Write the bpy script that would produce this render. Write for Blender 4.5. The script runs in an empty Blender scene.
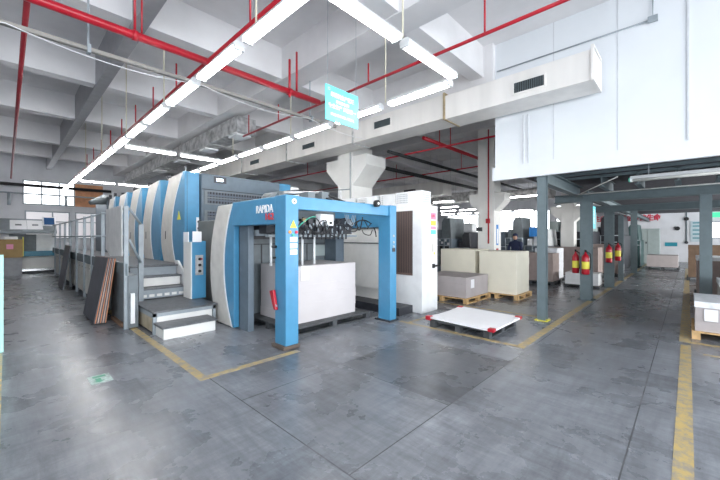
import bpy, bmesh, math, random
from mathutils import Vector, Matrix
random.seed(7)
sc = bpy.context.scene
C = sc.collection
PI = math.pi

# ------------------------------------------------------------ materials
MATS = {}
def _nt(name):
    m = bpy.data.materials.new(name); m.use_nodes = True
    nt = m.node_tree; b = nt.nodes['Principled BSDF']
    return m, nt, b
def mat(name, col, rough=.5, metal=0., var=.06, scale=6., bump=0., spec=.5, streak=False, dirt=None):
    if name in MATS: return MATS[name]
    m, nt, b = _nt(name)
    b.inputs['Roughness'].default_value = rough
    b.inputs['Metallic'].default_value = metal
    b.inputs['Specular IOR Level'].default_value = spec
    tc = nt.nodes.new('ShaderNodeTexCoord')
    mp = nt.nodes.new('ShaderNodeMapping')
    if streak: mp.inputs['Scale'].default_value = (1, 1, .12)
    nt.links.new(tc.outputs['Object'], mp.inputs[0])
    n = nt.nodes.new('ShaderNodeTexNoise'); n.inputs['Scale'].default_value = scale; n.inputs['Detail'].default_value = 5
    nt.links.new(mp.outputs[0], n.inputs['Vector'])
    r = nt.nodes.new('ShaderNodeValToRGB')
    c = Vector(col[:3])
    lo = c * (1 - var * 1.6) if dirt is None else Vector(dirt)
    hi = c * (1 + var)
    r.color_ramp.elements[0].position = .3; r.color_ramp.elements[1].position = .62
    r.color_ramp.elements[0].color = (*lo, 1); r.color_ramp.elements[1].color = (*[min(1, v) for v in hi], 1)
    nt.links.new(n.outputs['Fac'], r.inputs[0]); nt.links.new(r.outputs[0], b.inputs['Base Color'])
    if bump:
        bp = nt.nodes.new('ShaderNodeBump'); bp.inputs['Strength'].default_value = bump; bp.inputs['Distance'].default_value = .01
        nt.links.new(n.outputs['Fac'], bp.inputs['Height']); nt.links.new(bp.outputs[0], b.inputs['Normal'])
    MATS[name] = m
    return m
def emit(name, col, st):
    m, nt, b = _nt(name)
    b.inputs['Base Color'].default_value = (*col, 1)
    b.inputs['Emission Color'].default_value = (*col, 1); b.inputs['Emission Strength'].default_value = st
    n = nt.nodes.new('ShaderNodeTexNoise'); n.inputs['Scale'].default_value = 2.
    r = nt.nodes.new('ShaderNodeMapRange'); r.inputs['To Min'].default_value = .3; r.inputs['To Max'].default_value = .4
    nt.links.new(n.outputs['Fac'], r.inputs['Value']); nt.links.new(r.outputs[0], b.inputs['Roughness'])
    MATS[name] = m; return m

blue_d = mat('press_blue', (.065, .25, .43), .3, var=.04)
blue_l = blue_d
beige = mat('press_beige', (.60, .585, .55), .4, var=.05)
white_p = mat('white_paint', (.80, .81, .82), .45, var=.03)
offwhite = mat('off_white_paint', (.76, .755, .73), .5, var=.03, scale=3)
wallw = mat('panel_wall_white', (.74, .77, .80), .5, var=.015, scale=1.5)
plaster = mat('plaster_wall', (.70, .71, .74), .8, var=.04, scale=2)
ceil_m = mat('ceiling_paint', (.76, .75, .76), .85, var=.05, scale=1.2, streak=False)
gal = mat('galvanised_sheet', (.50, .50, .50), .38, metal=.35, var=.3, scale=6)
duct_m = mat('painted_duct_sheet', (.80, .775, .745), .4, metal=0., var=.05, scale=3, streak=True)
gal_brown = mat('duct_flange', (.42, .33, .2), .6, var=.2)
grey_b = mat('press_grey_blue', (.11, .145, .18), .45, var=.07)
grey_m = mat('machine_grey', (.15, .175, .19), .5, var=.08)
steel_g = mat('structural_steel_grey', (.125, .165, .18), .5, var=.06)
steel_l = mat('railing_grey', (.30, .34, .37), .45, var=.06)
dark = mat('dark_metal', (.035, .037, .045), .45, var=.2)
black = mat('black_rubber', (.012, .012, .014), .55, var=.2)
red = mat('red_pipe_paint', (.43, .010, .025), .3, var=.05)
red_dk = red
chrome = mat('bright_metal', (.75, .76, .78), .2, metal=1., var=.03)
tread = mat('tread_plate', (.12, .125, .135), .4, metal=.3, var=.15, scale=14, bump=.3)
paper = mat('paper_stack', (.60, .565, .57), .75, var=.02, scale=3)
paper_c = mat('cream_board_stack', (.78, .74, .62), .75, var=.02, scale=3)
paper_g = mat('grey_board_stack', (.43, .39, .39), .8, var=.04, scale=5)
carton = mat('brown_carton', (.20, .13, .085), .8, var=.1)
cartonp = mat('pinkish_carton', (.36, .29, .27), .8, var=.06)
sheetw = mat('white_sheet', (.86, .86, .88), .5, var=.01)
wood = mat('pallet_wood', (.55, .36, .17), .75, var=.2, scale=9)
wood_dk = mat('dark_pallet_plastic', (.06, .065, .07), .6, var=.2)
board_dk = mat('dark_board_face', (.06, .06, .075), .45, var=.15, scale=5)
copper = mat('board_edge_copper', (.50, .20, .09), .5, var=.15)
yellow = mat('yellow_sticker', (.80, .72, .08), .5, var=.04)
orange = mat('orange_mark', (.80, .28, .05), .5)
green = mat('green_mark', (.05, .42, .30), .5)
cyan = mat('cyan_sign_board', (.13, .70, .80), .4, var=.02)
cyanb = mat('pale_cyan_panel', (.45, .80, .74), .4, var=.02)
pink = mat('pink_note', (.75, .30, .45), .6)
redtx = mat('red_lettering', (.62, .03, .07), .5)
bluetx = mat('blue_plastic', (.03, .22, .60), .4)
greycab = mat('grey_green_cabinet', (.36, .42, .42), .5, var=.04)
skin_m = mat('skin', (.55, .33, .24), .6)
navy = mat('navy_cloth', (.02, .03, .08), .8)
film = mat('stretch_film', (.74, .76, .80), .3, var=.08, scale=12)
plastic_tank = mat('translucent_white_plastic', (.70, .72, .74), .3)
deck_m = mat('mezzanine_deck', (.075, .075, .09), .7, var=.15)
brick = mat('orange_brick', (.62, .30, .16), .8, var=.1)
tube_m = emit('tube_light', (1., .98, .96), 13.0)
tube_off = mat('unlit_tube', (.70, .70, .66), .35)
tube_far = tube_m
win_m = emit('daylit_window', (.92, .96, 1.), 1.6)
win_dim = emit('daylit_blind', (.62, .60, .62), .30)
lcd = emit('display_screen', (.65, .85, 1.), 1.6)
green_sg = emit('exit_sign_green', (.05, .5, .25), .5)

# floor -----------------------------------------------------------------
def floor_material():
    m, nt, b = _nt('polished_concrete'); L = nt.links.new; N = nt.nodes.new
    geo = N('ShaderNodeNewGeometry'); sep = N('ShaderNodeSeparateXYZ'); L(geo.outputs['Position'], sep.inputs[0])
    def math_(op, a, bb=None, clamp=False):
        n = N('ShaderNodeMath'); n.operation = op; n.use_clamp = clamp
        for i, v in enumerate((a, bb)):
            if v is None: continue
            if isinstance(v, (int, float)): n.inputs[i].default_value = v
            else: L(v, n.inputs[i])
        return n.outputs[0]
    X, Y = sep.outputs[0], sep.outputs[1]
    def between(v, a, c): return math_('MULTIPLY', math_('GREATER_THAN', v, a), math_('LESS_THAN', v, c))
    def rect(x0, x1, y0, y1): return math_('MULTIPLY', between(X, x0, x1), between(Y, y0, y1))
    def noise(sc_, det, vec=None, dist=0., rough=.6):
        n = N('ShaderNodeTexNoise'); n.inputs['Scale'].default_value = sc_; n.inputs['Detail'].default_value = det
        n.inputs['Distortion'].default_value = dist; n.inputs['Roughness'].default_value = rough
        L(vec if vec else geo.outputs['Position'], n.inputs['Vector']); return n.outputs['Fac']
    mp = N('ShaderNodeMapping'); mp.inputs['Scale'].default_value = (.35, 2.2, 1); mp.inputs['Rotation'].default_value = (0, 0, .12)
    L(geo.outputs['Position'], mp.inputs[0])
    mp2 = N('ShaderNodeMapping'); mp2.inputs['Scale'].default_value = (2.6, .5, 1); mp2.inputs['Rotation'].default_value = (0, 0, .5)
    L(geo.outputs['Position'], mp2.inputs[0])
    n1 = noise(.9, 8, dist=.2); n2 = noise(5.5, 8, mp.outputs[0], dist=.3, rough=.7); n3 = noise(4.2, 9, mp2.outputs[0], dist=.35, rough=.72); n4 = noise(26, 4)
    def mr(v, a, c, lo, hi):
        n = N('ShaderNodeMapRange'); L(v, n.inputs['Value'])
        n.inputs['From Min'].default_value = a; n.inputs['From Max'].default_value = c
        n.inputs['To Min'].default_value = lo; n.inputs['To Max'].default_value = hi; return n.outputs[0]
    v = math_('MULTIPLY', mr(n1, .3, .7, .66, 1.26), mr(n2, .25, .75, .68, 1.22))
    v = math_('MULTIPLY', v, mr(n3, .25, .75, .56, 1.32))
    v = math_('MULTIPLY', v, mr(n4, .3, .7, .93, 1.07))
    # poured bays of different age
    for (x0, x1, y0, y1, f) in ((2.92, 4.5, 1.64, 3.15, .60), (1.6, 2.9, 1.64, 3.9, .86), (4.5, 30, .33, 1.64, .88), (-5, 1.6, -6, 3.9, .90), (2.0, 4.6, 3.2, 6., .92), (1.6, 2.75, 4, 6.2, 1.12)):
        v = math_('MULTIPLY', v, math_('ADD', math_('MULTIPLY', rect(x0, x1, y0, y1), f - 1), 1.))
    w = .005
    joints = [(1.6 - w, 1.6 + w, -6, 3.92), (1.6, 30, 1.64 - w, 1.64 + w), (2.92 - w, 2.92 + w, 1.64, 4), (4.5 - w, 4.5 + w, 1.64, 4), (-5, 30, .33 - w, .33 + w), (1.6, 4.5, 3.15 - w, 3.15 + w), (4.5, 30, 4.4 - w, 4.4 + w), (9 - w, 9 + w, -6, 12)]
    j = None
    for q in joints:
        r = rect(*q); j = r if j is None else math_('MAXIMUM', j, r)
    v = math_('MULTIPLY', v, math_('SUBTRACT', 1, math_('MULTIPLY', j, .72)))
    comb = N('ShaderNodeMix'); comb.data_type = 'RGBA'; comb.blend_type = 'MULTIPLY'; comb.inputs[0].default_value = 1
    comb.inputs[6].default_value = (.215, .228, .252, 1); cc = N('ShaderNodeCombineColor')
    for i in range(3): L(v, cc.inputs[i])
    L(cc.outputs[0], comb.inputs[7]); L(comb.outputs[2], b.inputs['Base Color'])
    rg = math_('ADD', mr(n1, .3, .7, .22, .34), math_('MULTIPLY', j, .4)); L(rg, b.inputs['Roughness'])
    return m
floor_m = floor_material()
def worn_paint():
    m, nt, b = _nt('worn_yellow_paint'); L = nt.links.new; N = nt.nodes.new
    geo = N('ShaderNodeNewGeometry'); n = N('ShaderNodeTexNoise'); n.inputs['Scale'].default_value = 9; n.inputs['Detail'].default_value = 8; n.inputs['Roughness'].default_value = .75
    L(geo.outputs['Position'], n.inputs['Vector']); r = N('ShaderNodeValToRGB')
    r.color_ramp.elements[0].position = .40; r.color_ramp.elements[0].color = (.27, .25, .22, 1)
    r.color_ramp.elements[1].position = .56; r.color_ramp.elements[1].color = (.50, .37, .14, 1)
    L(n.outputs['Fac'], r.inputs[0]); L(r.outputs[0], b.inputs['Base Color']); b.inputs['Roughness'].default_value = .42
    return m
ypaint = worn_paint()
def louvre_mat(name, base, hole, sx, sz):
    m, nt, b = _nt(name); L = nt.links.new; N = nt.nodes.new
    geo = N('ShaderNodeNewGeometry'); sep = N('ShaderNodeSeparateXYZ'); L(geo.outputs['Position'], sep.inputs[0])
    s = N('ShaderNodeMath'); s.operation = 'ADD'; L(sep.outputs[0], s.inputs[0]); L(sep.outputs[1], s.inputs[1])
    def wave(v, f):
        a = N('ShaderNodeMath'); a.operation = 'MULTIPLY'; L(v, a.inputs[0]); a.inputs[1].default_value = f
        c = N('ShaderNodeMath'); c.operation = 'FRACT'; L(a.outputs[0], c.inputs[0])
        d = N('ShaderNodeMath'); d.operation = 'GREATER_THAN'; L(c.outputs[0], d.inputs[0]); d.inputs[1].default_value = .38
        return d.outputs[0]
    k = N('ShaderNodeMath'); k.operation = 'MULTIPLY'; L(wave(s.outputs[0], sx), k.inputs[0]); L(wave(sep.outputs[2], sz), k.inputs[1])
    mx = N('ShaderNodeMix'); mx.data_type = 'RGBA'; L(k.outputs[0], mx.inputs[0])
    mx.inputs[6].default_value = (*base, 1); mx.inputs[7].default_value = (*hole, 1); L(mx.outputs[2], b.inputs['Base Color'])
    b.inputs['Roughness'].default_value = .5; return m
lou_dark = louvre_mat('dark_perforated_grille', (.09, .11, .14), (.012, .012, .02), 14, 9)
lou_white = louvre_mat('white_louvre_grille', (.72, .73, .73), (.36, .37, .39), 26, 22)
ribbed = louvre_mat('brown_ribbed_curtain', (.15, .10, .085), (.055, .04, .038), 22, .46)

# ------------------------------------------------------------ mesh builder
class MB:
    def __init__(s): s.bm = bmesh.new()
    def box(s, x0, x1, y0, y1, z0, z1, M=None):
        vs = [s.bm.verts.new((x, y, z)) for z in (z0, z1) for x, y in ((x0, y0), (x1, y0), (x1, y1), (x0, y1))]
        if M is not None:
            for v in vs: v.co = M @ v.co
        for f in ((3, 2, 1, 0), (4, 5, 6, 7), (0, 1, 5, 4), (1, 2, 6, 5), (2, 3, 7, 6), (3, 0, 4, 7)): s.bm.faces.new([vs[i] for i in f])
        return s
    def prism(s, pts, axis, a, b):
        def P(u, v, w): return {'x': (w, u, v), 'y': (u, w, v), 'z': (u, v, w)}[axis]
        lo = [s.bm.verts.new(P(u, v, a)) for u, v in pts]; hi = [s.bm.verts.new(P(u, v, b)) for u, v in pts]
        n = len(pts); fs = [s.bm.faces.new(lo[::-1]), s.bm.faces.new(hi)]
        for i in range(n): fs.append(s.bm.faces.new((lo[i], lo[(i + 1) % n], hi[(i + 1) % n], hi[i])))
        bmesh.ops.recalc_face_normals(s.bm, faces=fs)
        return s
    def tube(s, pts, r, seg=8, cap=True):
        pts = [Vector(p) for p in pts]; rings = []
        for i, p in enumerate(pts):
            a = pts[max(0, i - 1)]; b = pts[min(len(pts) - 1, i + 1)]; d = (b - a).normalized()
            q = d.to_track_quat('Z', 'Y') if i == 0 else q0
            if i: q = (prev.rotation_difference(d) @ q0)
            q0 = q; prev = d
            rr = r[i] if isinstance(r, (list, tuple)) else r
            rings.append([s.bm.verts.new(p + q @ Vector((rr * math.cos(2 * PI * k / seg), rr * math.sin(2 * PI * k / seg), 0))) for k in range(seg)])
        fs = []
        for A, B in zip(rings, rings[1:]):
            for k in range(seg): fs.append(s.bm.faces.new((A[k], A[(k + 1) % seg], B[(k + 1) % seg], B[k])))
        for f in fs: f.smooth = True
        if cap: fs.append(s.bm.faces.new(rings[0][::-1])); fs.append(s.bm.faces.new(rings[-1]))
        bmesh.ops.recalc_face_normals(s.bm, faces=fs)
        return s
    def build(s, name, m, parent=None, bevel=0.):
        vs = s.bm.verts
        if parent is not None:
            o = Vector(WORLD[parent.name]); org = o
        else:
            xs = [v.co.x for v in vs]; ys = [v.co.y for v in vs]; zs = [v.co.z for v in vs]
            org = Vector(((min(xs) + max(xs)) / 2, (min(ys) + max(ys)) / 2, min(zs)))
        for v in vs: v.co -= org
        me = bpy.data.meshes.new(name); s.bm.to_mesh(me); s.bm.free()
        ms = m if isinstance(m, (list, tuple)) else [m]
        for k in ms: me.materials.append(k)
        ob = bpy.data.objects.new(name, me); C.objects.link(ob)
        if parent is not None: ob.parent = parent
        else: ob.location = org
        WORLD[ob.name] = tuple(org)
        if bevel:
            b = ob.modifiers.new('bevel', 'BEVEL'); b.width = bevel; b.segments = 2; b.limit_method = 'ANGLE'
        return ob
WORLD = {}
def thing(name, label, cat, loc=(0, 0, 0), group=None):
    o = bpy.data.objects.new(name, None); C.objects.link(o); o.location = loc; WORLD[o.name] = tuple(loc)
    o.empty_display_size = .1
    return tag(o, label, cat, group)
def tag(o, label, cat, group=None):
    o['label'] = label; o['category'] = cat
    if group: o['group'] = group
    return o
def struct(o): o['kind'] = 'structure'; return o
def box(name, m, x0, x1, y0, y1, z0, z1, parent=None, bevel=0.):
    return MB().box(x0, x1, y0, y1, z0, z1).build(name, m, parent, bevel)
def dup(o, loc=None, parent=None, label=None):
    c = o.copy(); C.objects.link(c); WORLD[c.name] = WORLD[o.name]
    if parent is not None: c.parent = parent
    if loc is not None: c.location = loc; WORLD[c.name] = tuple(loc)
    if label: c['label'] = label
    for ch in [k for k in C.objects if k.parent == o]: dup(ch, parent=c)
    return c
def text(name, s, m, size, pos, facing, parent=None, thick=.002, width=None, align='CENTER', bold=0.):
    cu = bpy.data.curves.new('t', 'FONT'); cu.body = s; cu.size = size; cu.extrude = thick; cu.align_x = align; cu.align_y = 'CENTER'; cu.offset = bold
    to = bpy.data.objects.new('t', cu); C.objects.link(to)
    dg = bpy.context.evaluated_depsgraph_get()
    me = bpy.data.meshes.new_from_object(to.evaluated_get(dg)); bpy.data.objects.remove(to); bpy.data.curves.remove(cu)
    R = {'-x': Matrix(((0, 0, -1), (-1, 0, 0), (0, 1, 0))), '-y': Matrix(((1, 0, 0), (0, 0, -1), (0, 1, 0))), 'z': Matrix.Identity(3)}[facing]
    if width and len(me.vertices):
        xs = [v.co.x for v in me.vertices]; k = width / (max(xs) - min(xs))
        for v in me.vertices: v.co.x *= k
    for v in me.vertices: v.co = R @ v.co
    off = Vector(pos) - (Vector(WORLD[parent.name]) if parent else Vector((0, 0, 0)))
    for v in me.vertices: v.co += off
    me.materials.clear(); me.materials.append(m)
    o = bpy.data.objects.new(name, me); C.objects.link(o)
    if parent: o.parent = parent; WORLD[o.name] = WORLD[parent.name]
    return o
def arc3(p0, pm, p1, n=14):
    out = []
    for i in range(n + 1):
        t = i / n
        out.append(tuple(p0[k] * (2 * t - 1) * (t - 1) + pm[k] * 4 * t * (1 - t) + p1[k] * t * (2 * t - 1) for k in (0, 1)))
    return out

# ------------------------------------------------------------ camera
cam = bpy.data.cameras.new('camera'); co = bpy.data.objects.new('camera', cam); C.objects.link(co)
co.location = (0, 0, 1.6); cam.sensor_width = 36; cam.lens = 341 / 720 * 36
co.rotation_euler = (PI / 2, 0, math.radians(43.9) - PI / 2)
cam.shift_y = -3 / 720; cam.clip_start = .05
sc.camera = co

# ------------------------------------------------------------ room shell
struct(box('floor', floor_m, -5, 30.3, -8, 22.7, -.2, 0))
CZ = 5.6
struct(box('ceiling', ceil_m, -5, 30.3, -8, 22.7, CZ, CZ + .2))
struct(box('wall_left', plaster, -5.2, -5, 1, 22.7, 0, CZ))
# back wall with openings for the upper and lower windows
yb0, yb1 = 22.5, 22.7
def wall_y(name, m, x0, x1, z0, z1, holes):
    mb = MB(); xs = sorted({x0, x1, *[h[0] for h in holes], *[h[1] for h in holes]}); zs = sorted({z0, z1, *[h[2] for h in holes], *[h[3] for h in holes]})
    for a, b in zip(xs, xs[1:]):
        for c, d in zip(zs, zs[1:]):
            mx, mz = (a + b) / 2, (c + d) / 2
            if not any(h[0] < mx < h[1] and h[2] < mz < h[3] for h in holes): mb.box(a, b, yb0, yb1, c, d)
    return struct(mb.build(name, m))
wall_y('wall_back', plaster, -5, 30, 0, CZ, [(.55, 3.6, 3.15, 4.3), (.62, 2.25, 1.5, 2.85), (2.45, 4.3, 1.5, 2.85)])
def window_y(n, x0, x1, z0, z1, glass, bars, zb=()):
    f = MB(); t = .05
    for a, b, c, d in ((x0, x1, z0, z0 + t), (x0, x1, z1 - t, z1), (x0, x0 + t, z0 + t, z1 - t), (x1 - t, x1, z0 + t, z1 - t)): f.box(a, b, 22.49, 22.56, c, d)
    for x in bars: f.box(x - .025, x + .025, 22.5, 22.55, z0 + t, z1 - t)
    for z in zb: f.box(x0 + t, x1 - t, 22.505, 22.545, z - .025, z + .025)
    o = struct(f.build('window_%d' % n, steel_l))
    box('pane', glass, x0 + t, x1 - t, 22.57, 22.59, z0 + t, z1 - t, o)
window_y(1, .55, 2.45, 3.15, 4.3, win_m, (1.2, 1.85))
window_y(2, .62, 2.25, 1.5, 2.85, win_dim, (1.6,), (2.35,))
window_y(3, 2.45, 4.3, 1.5, 2.85, win_dim, (3.4,), (2.35,))
struct(box('window_4', brick, 2.46, 3.6, 22.52, 22.6, 3.15, 4.3))
# far wall of the hall on the right
def wall_x():
    holes = [(7.9, 12.6, 2.0, 3.8), (13.6, 17.0, 2.0, 3.7), (5.7, 7.5, 2.3, 4.1), (-1.8, -.9, 1.5, 2.55)]
    mb = MB(); ys = sorted({-8, 22.5, *[h[0] for h in holes], *[h[1] for h in holes]}); zs = sorted({0, CZ, *[h[2] for h in holes], *[h[3] for h in holes]})
    for a, b in zip(ys, ys[1:]):
        for c, d in zip(zs, zs[1:]):
            if not any(h[0] < (a + b) / 2 < h[1] and h[2] < (c + d) / 2 < h[3] for h in holes): mb.box(30, 30.2, a, b, c, d)
    struct(mb.build('wall_right', plaster))
    for k, (y0, y1, z0, z1) in enumerate(holes):
        f = MB(); t = .06
        for a, b, c, d in ((y0, y1, z0, z0 + t), (y0, y1, z1 - t, z1), (y0, y0 + t, z0 + t, z1 - t), (y1 - t, y1, z0 + t, z1 - t)): f.box(29.98, 30.06, a, b, c, d)
        nb = max(1, int((y1 - y0) / 1.1))
        for i in range(1, nb): y = y0 + (y1 - y0) * i / nb; f.box(29.99, 30.05, y - .03, y + .03, z0 + t, z1 - t)
        o = struct(f.build('window_%d' % (5 + k), steel_l)); box('pane', win_m, 30.07, 30.09, y0 + t, y1 - t, z0 + t, z1 - t, o)
wall_x()
# ceiling beams
n = 1
for y in (-3.6, 3.1, 6.2, 9.35, 12.5, 16.3, 19.3):
    struct(box('trim_%d' % n, ceil_m, -5, 30, y, y + .28, 4.95, CZ)); n += 1
struct(box('trim_%d' % n, mat('girder_grey', (.36, .36, .38), .6), 1.36, 1.56, -8, 22.5, 4.90, CZ)); n += 1
for x, w in ((4.05, .5), (10.1, .5), (16, .5), (22, .5)):
    struct(box('trim_%d' % n, ceil_m, x, x + w, -8, 22.5, 4.93, CZ)); n += 1
struct(box('trim_%d' % n, ceil_m, 6.95, 7.5, 2.9, 22.5, 4.3, CZ)); n += 1
# yellow floor lines
for x0, x1, y0, y1 in ((1.5, 1.6, 4.0, 9.6), (1.5, 2.86, 3.9, 4.0), (5.15, 5.25, 1.8, 3.95), (5.15, 30, 1.7, 1.82), (3.0, 7.0, -.03, .08), (7.25, 24, -.03, .10), (7.15, 7.25, -3, .10), (6.55, 6.62, -3, -.15), (7.35, 7.45, 1.95, 5.2), (-.12, -.03, 3.2, 6.8), (5.25, 5.95, 3.72, 3.80)):
    struct(box('trim_%d' % n, ypaint, x0, x1, y0, y1, 0, .0015)); n += 1

# ------------------------------------------------------------ mezzanine
struct(box('wall_mezzanine', wallw, 7.08, 7.2, -8, 2.9, 3.0, CZ))
struct(box('wall_mezzanine_side', wallw, 7.2, 30, 2.8, 2.9, 3.0, CZ))
mz = MB().box(7.0, 7.08, -8, 2.93, 2.76, 3.03)
struct(mz.build('trim_%d' % n, wallw)); n += 1
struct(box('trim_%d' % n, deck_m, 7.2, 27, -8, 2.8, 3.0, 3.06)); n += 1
mb = MB()
for y in (2.33, 2.24): mb.box(7.062, 7.08, y, y + .02, 3.03, 4.0)
for y in (1.8, .84): mb.box(7.074, 7.08, y, y + .01, 3.03, CZ)
mb.box(7.06, 7.08, -.012, .012, 3.03, 5.2); mb.box(7.06, 7.08, -3, -.012, 3.03, 3.045); mb.box(7.06, 7.08, -3, -.012, 5.18, 5.2)
struct(mb.build('trim_%d' % n, mat('wall_joint', (.60, .62, .65), .6))); n += 1
def ibeam(mb, x0, x1, y0, y1, z0, z1, along):
    t = .014
    if along == 'z':
        mb.box(x0, x0 + t, y0, y1, z0, z1).box(x1 - t, x1, y0, y1, z0, z1); c = (y0 + y1) / 2; mb.box(x0 + t, x1 - t, c - t / 2, c + t / 2, z0, z1)
    elif along == 'y':
        mb.box(x0, x1, y0, y1, z0, z0 + t).box(x0, x1, y0, y1, z1 - t, z1); c = (x0 + x1) / 2; mb.box(c - t / 2, c + t / 2, y0, y1, z0 + t, z1 - t)
    else:
        mb.box(x0, x1, y0, y1, z0, z0 + t).box(x0, x1, y0, y1, z1 - t, z1); c = (y0 + y1) / 2; mb.box(x0, x1, c - t / 2, c + t / 2, z0 + t, z1 - t)
def steel_column(x, y, w, h, label, plate=False, brackets=False):
    t = thing('steel_column', label, 'column', (x, y, 0), 'steel columns under the mezzanine')
    mb = MB(); ibeam(mb, x - w / 2, x + w / 2, y - w / 2, y + w / 2, .015, h, 'z'); mb.build('shaft', steel_g, t)
    box('base_plate', yellow if plate else steel_g, x - w * .75, x + w * .75, y - w * .75, y + w * .75, .002, .015, t)
    if brackets:
        b = MB()
        for s in (-1, 1): b.prism([(y + s * w / 2, h), (y + s * (w / 2 + .18), h), (y + s * w / 2, h - .18)], 'x', x - .01, x + .01)
        b.build('bracket', steel_g, t)
    return t
steel_column(7.16, 2.02, .15, 2.98, 'grey steel column with yellow base plate and small top gussets at the front edge of the mezzanine', True, True)
steel_column(10.33, 1.88, .24, 2.5, 'thick grey steel column carrying a cyan hanging sign and two fire extinguishers, second in the aisle row')
steel_column(13.4, 1.82, .24, 2.4, 'third grey steel column down the aisle with red fire extinguishers on it')
steel_column(15.7, 1.78, .15, 2.4, 'slim grey steel column just behind the third aisle column')
steel_column(19.4, 1.74, .22, 2.75, 'farthest grey steel column of the aisle row in front of the far wall')
steel_column(10.33, -.27, .19, 2.5, 'grey steel column standing right of the aisle behind the wrapped stack')
def steel_beam(along, x0, x1, y0, y1, z0, z1, label):
    mb = MB(); ibeam(mb, x0, x1, y0, y1, z0, z1, along); return tag(mb.build('steel_beam', steel_g), label, 'beam', 'steel beams under the mezzanine')
steel_beam('y', 10.22, 10.44, -6, 2.6, 2.5, 2.7, 'long grey cross beam over the aisle resting on the second column')
steel_beam('y', 13.3, 13.5, -6, 2.6, 2.4, 2.6, 'grey cross beam over the third aisle column')
steel_beam('y', 19.3, 19.5, -6, 2.6, 2.75, 2.95, 'far grey cross beam over the last aisle column')
steel_beam('x', 7.24, 10.2, 1.92, 2.08, 2.62, 2.86, 'grey beam from the front edge column back to the second column')
steel_beam('x', 10.46, 30, 1.80, 1.96, 2.62, 2.8, 'grey beam running above the row of aisle columns')
for k, y in enumerate((1.35, .72, .1, -.5, -1.1, -1.7)):
    steel_beam('x', 9.2 if k else 9.2, 10.9, y, y + .1, 2.72, 2.98, 'short grey joist on the cross beam over the aisle, number %s from the column row' % ('one', 'two', 'three', 'four', 'five', 'six')[k])
for x, w in ((7.9, 'first'), (8.6, 'second'), (9.2, 'third')):
    tag(MB().box(x, x + .04, -6, 2.6, 2.93, 2.99).build('roof_purlin', steel_g), 'thin dark purlin under the mezzanine deck, %s from the front edge' % w, 'purlin', 'purlins under the mezzanine')
tag(MB().tube([(9.6, 1.95, 2.63), (9.6, -3, 2.66)], .014).tube([(7.9, .95, 2.72), (9.6, 1.9, 2.63)], .012).build('conduit', offwhite), 'pale branching conduit pipe under the mezzanine deck', 'pipe')

# ------------------------------------------------------------ ducts
def supply_duct():
    t = thing('air_duct', 'long off-white rectangular air duct with grilles along the mezzanine wall', 'duct', (6.65, 8, 4.02))
    x0, x1 = 6.3, 7.06
    box('near_section', duct_m, x0, x1 - .11, 1.05, 3.62, 4.04, 4.52, t, .006)
    x1 = 6.94
    box('middle_section', duct_m, x0, x1, 3.66, 6.3, 4.06, 4.56, t, .006)
    box('far_section', duct_m, x0 - .02, x1, 6.34, 18, 4.06, 4.62, t, .006)
    for y, nm in ((1.045, 0), (3.62, 1), (6.3, 2), (9.3, 3), (12.3, 4)):
        mb = MB(); a, b, c, d = x0 - .025, x1 + .0, 4.03, 4.58
        if y > 6.3: a -= .02; d = 4.64
        for q in ((a, b, c, c + .03), (a, b, d - .03, d), (a, a + .03, c + .03, d - .03), (b - .03, b, c + .03, d - .03)): mb.box(q[0], q[1], y, y + .04, q[2], q[3])
        mb.build('flange', (duct_m if y < 2 else gal_brown) if y < 4 else gal, t)
    for y0, y1, z0, z1, x in ((1.72, 2.27, 4.13, 4.37, x0), (5.03, 5.6, 4.22, 4.45, x0), (7.85, 8.5, 4.22, 4.42, x0 - .02), (11, 11.7, 4.22, 4.42, x0 - .02)):
        f = MB()
        for q in ((y0, y1, z0, z0 + .03), (y0, y1, z1 - .03, z1), (y0, y0 + .03, z0 + .03, z1 - .03), (y1 - .03, y1, z0 + .03, z1 - .03)): f.box(x - .02, x - .001, *q)
        g = f.build('grille_frame', duct_m, t)
        m2 = MB().box(x - .006, x - .002, y0 + .03, y1 - .03, z0 + .03, z1 - .03); m2.build('grille_recess', black, g)
        m3 = MB(); k = y0 + .045
        while k < y1 - .04: m3.box(x - .014, x - .007, k, k + .008, z0 + .03, z1 - .03); k += .03
        m3.build('grille_fins', steel_g, g)
supply_duct()
def ceiling_duct():
    t = thing('air_duct', 'galvanised rectangular duct hanging high above the presses with pale outlets underneath', 'duct', (4.55, 14, 4.42))
    box('duct_body', gal, 4.27, 4.82, 8.65, 21, 4.42, 4.84, t, .006)
    for y in (9.7, 11.8, 14.2, 16.8):
        box('outlet', white_p, 4.34, 4.75, y - .9, y - .4, 4.37, 4.42, t)
    for y in (11.2, 13.6, 16.2):
        MB().tube([(4.18, y - .9, 4.39), (4.95, y - .9, 4.39)], .018).tube([(4.20, y - .9, 4.39), (4.20, y - .9, CZ)], .006).tube([(4.93, y - .9, 4.39), (4.93, y - .9, CZ)], .006).build('hanger', gal, t)
ceiling_duct()
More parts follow.
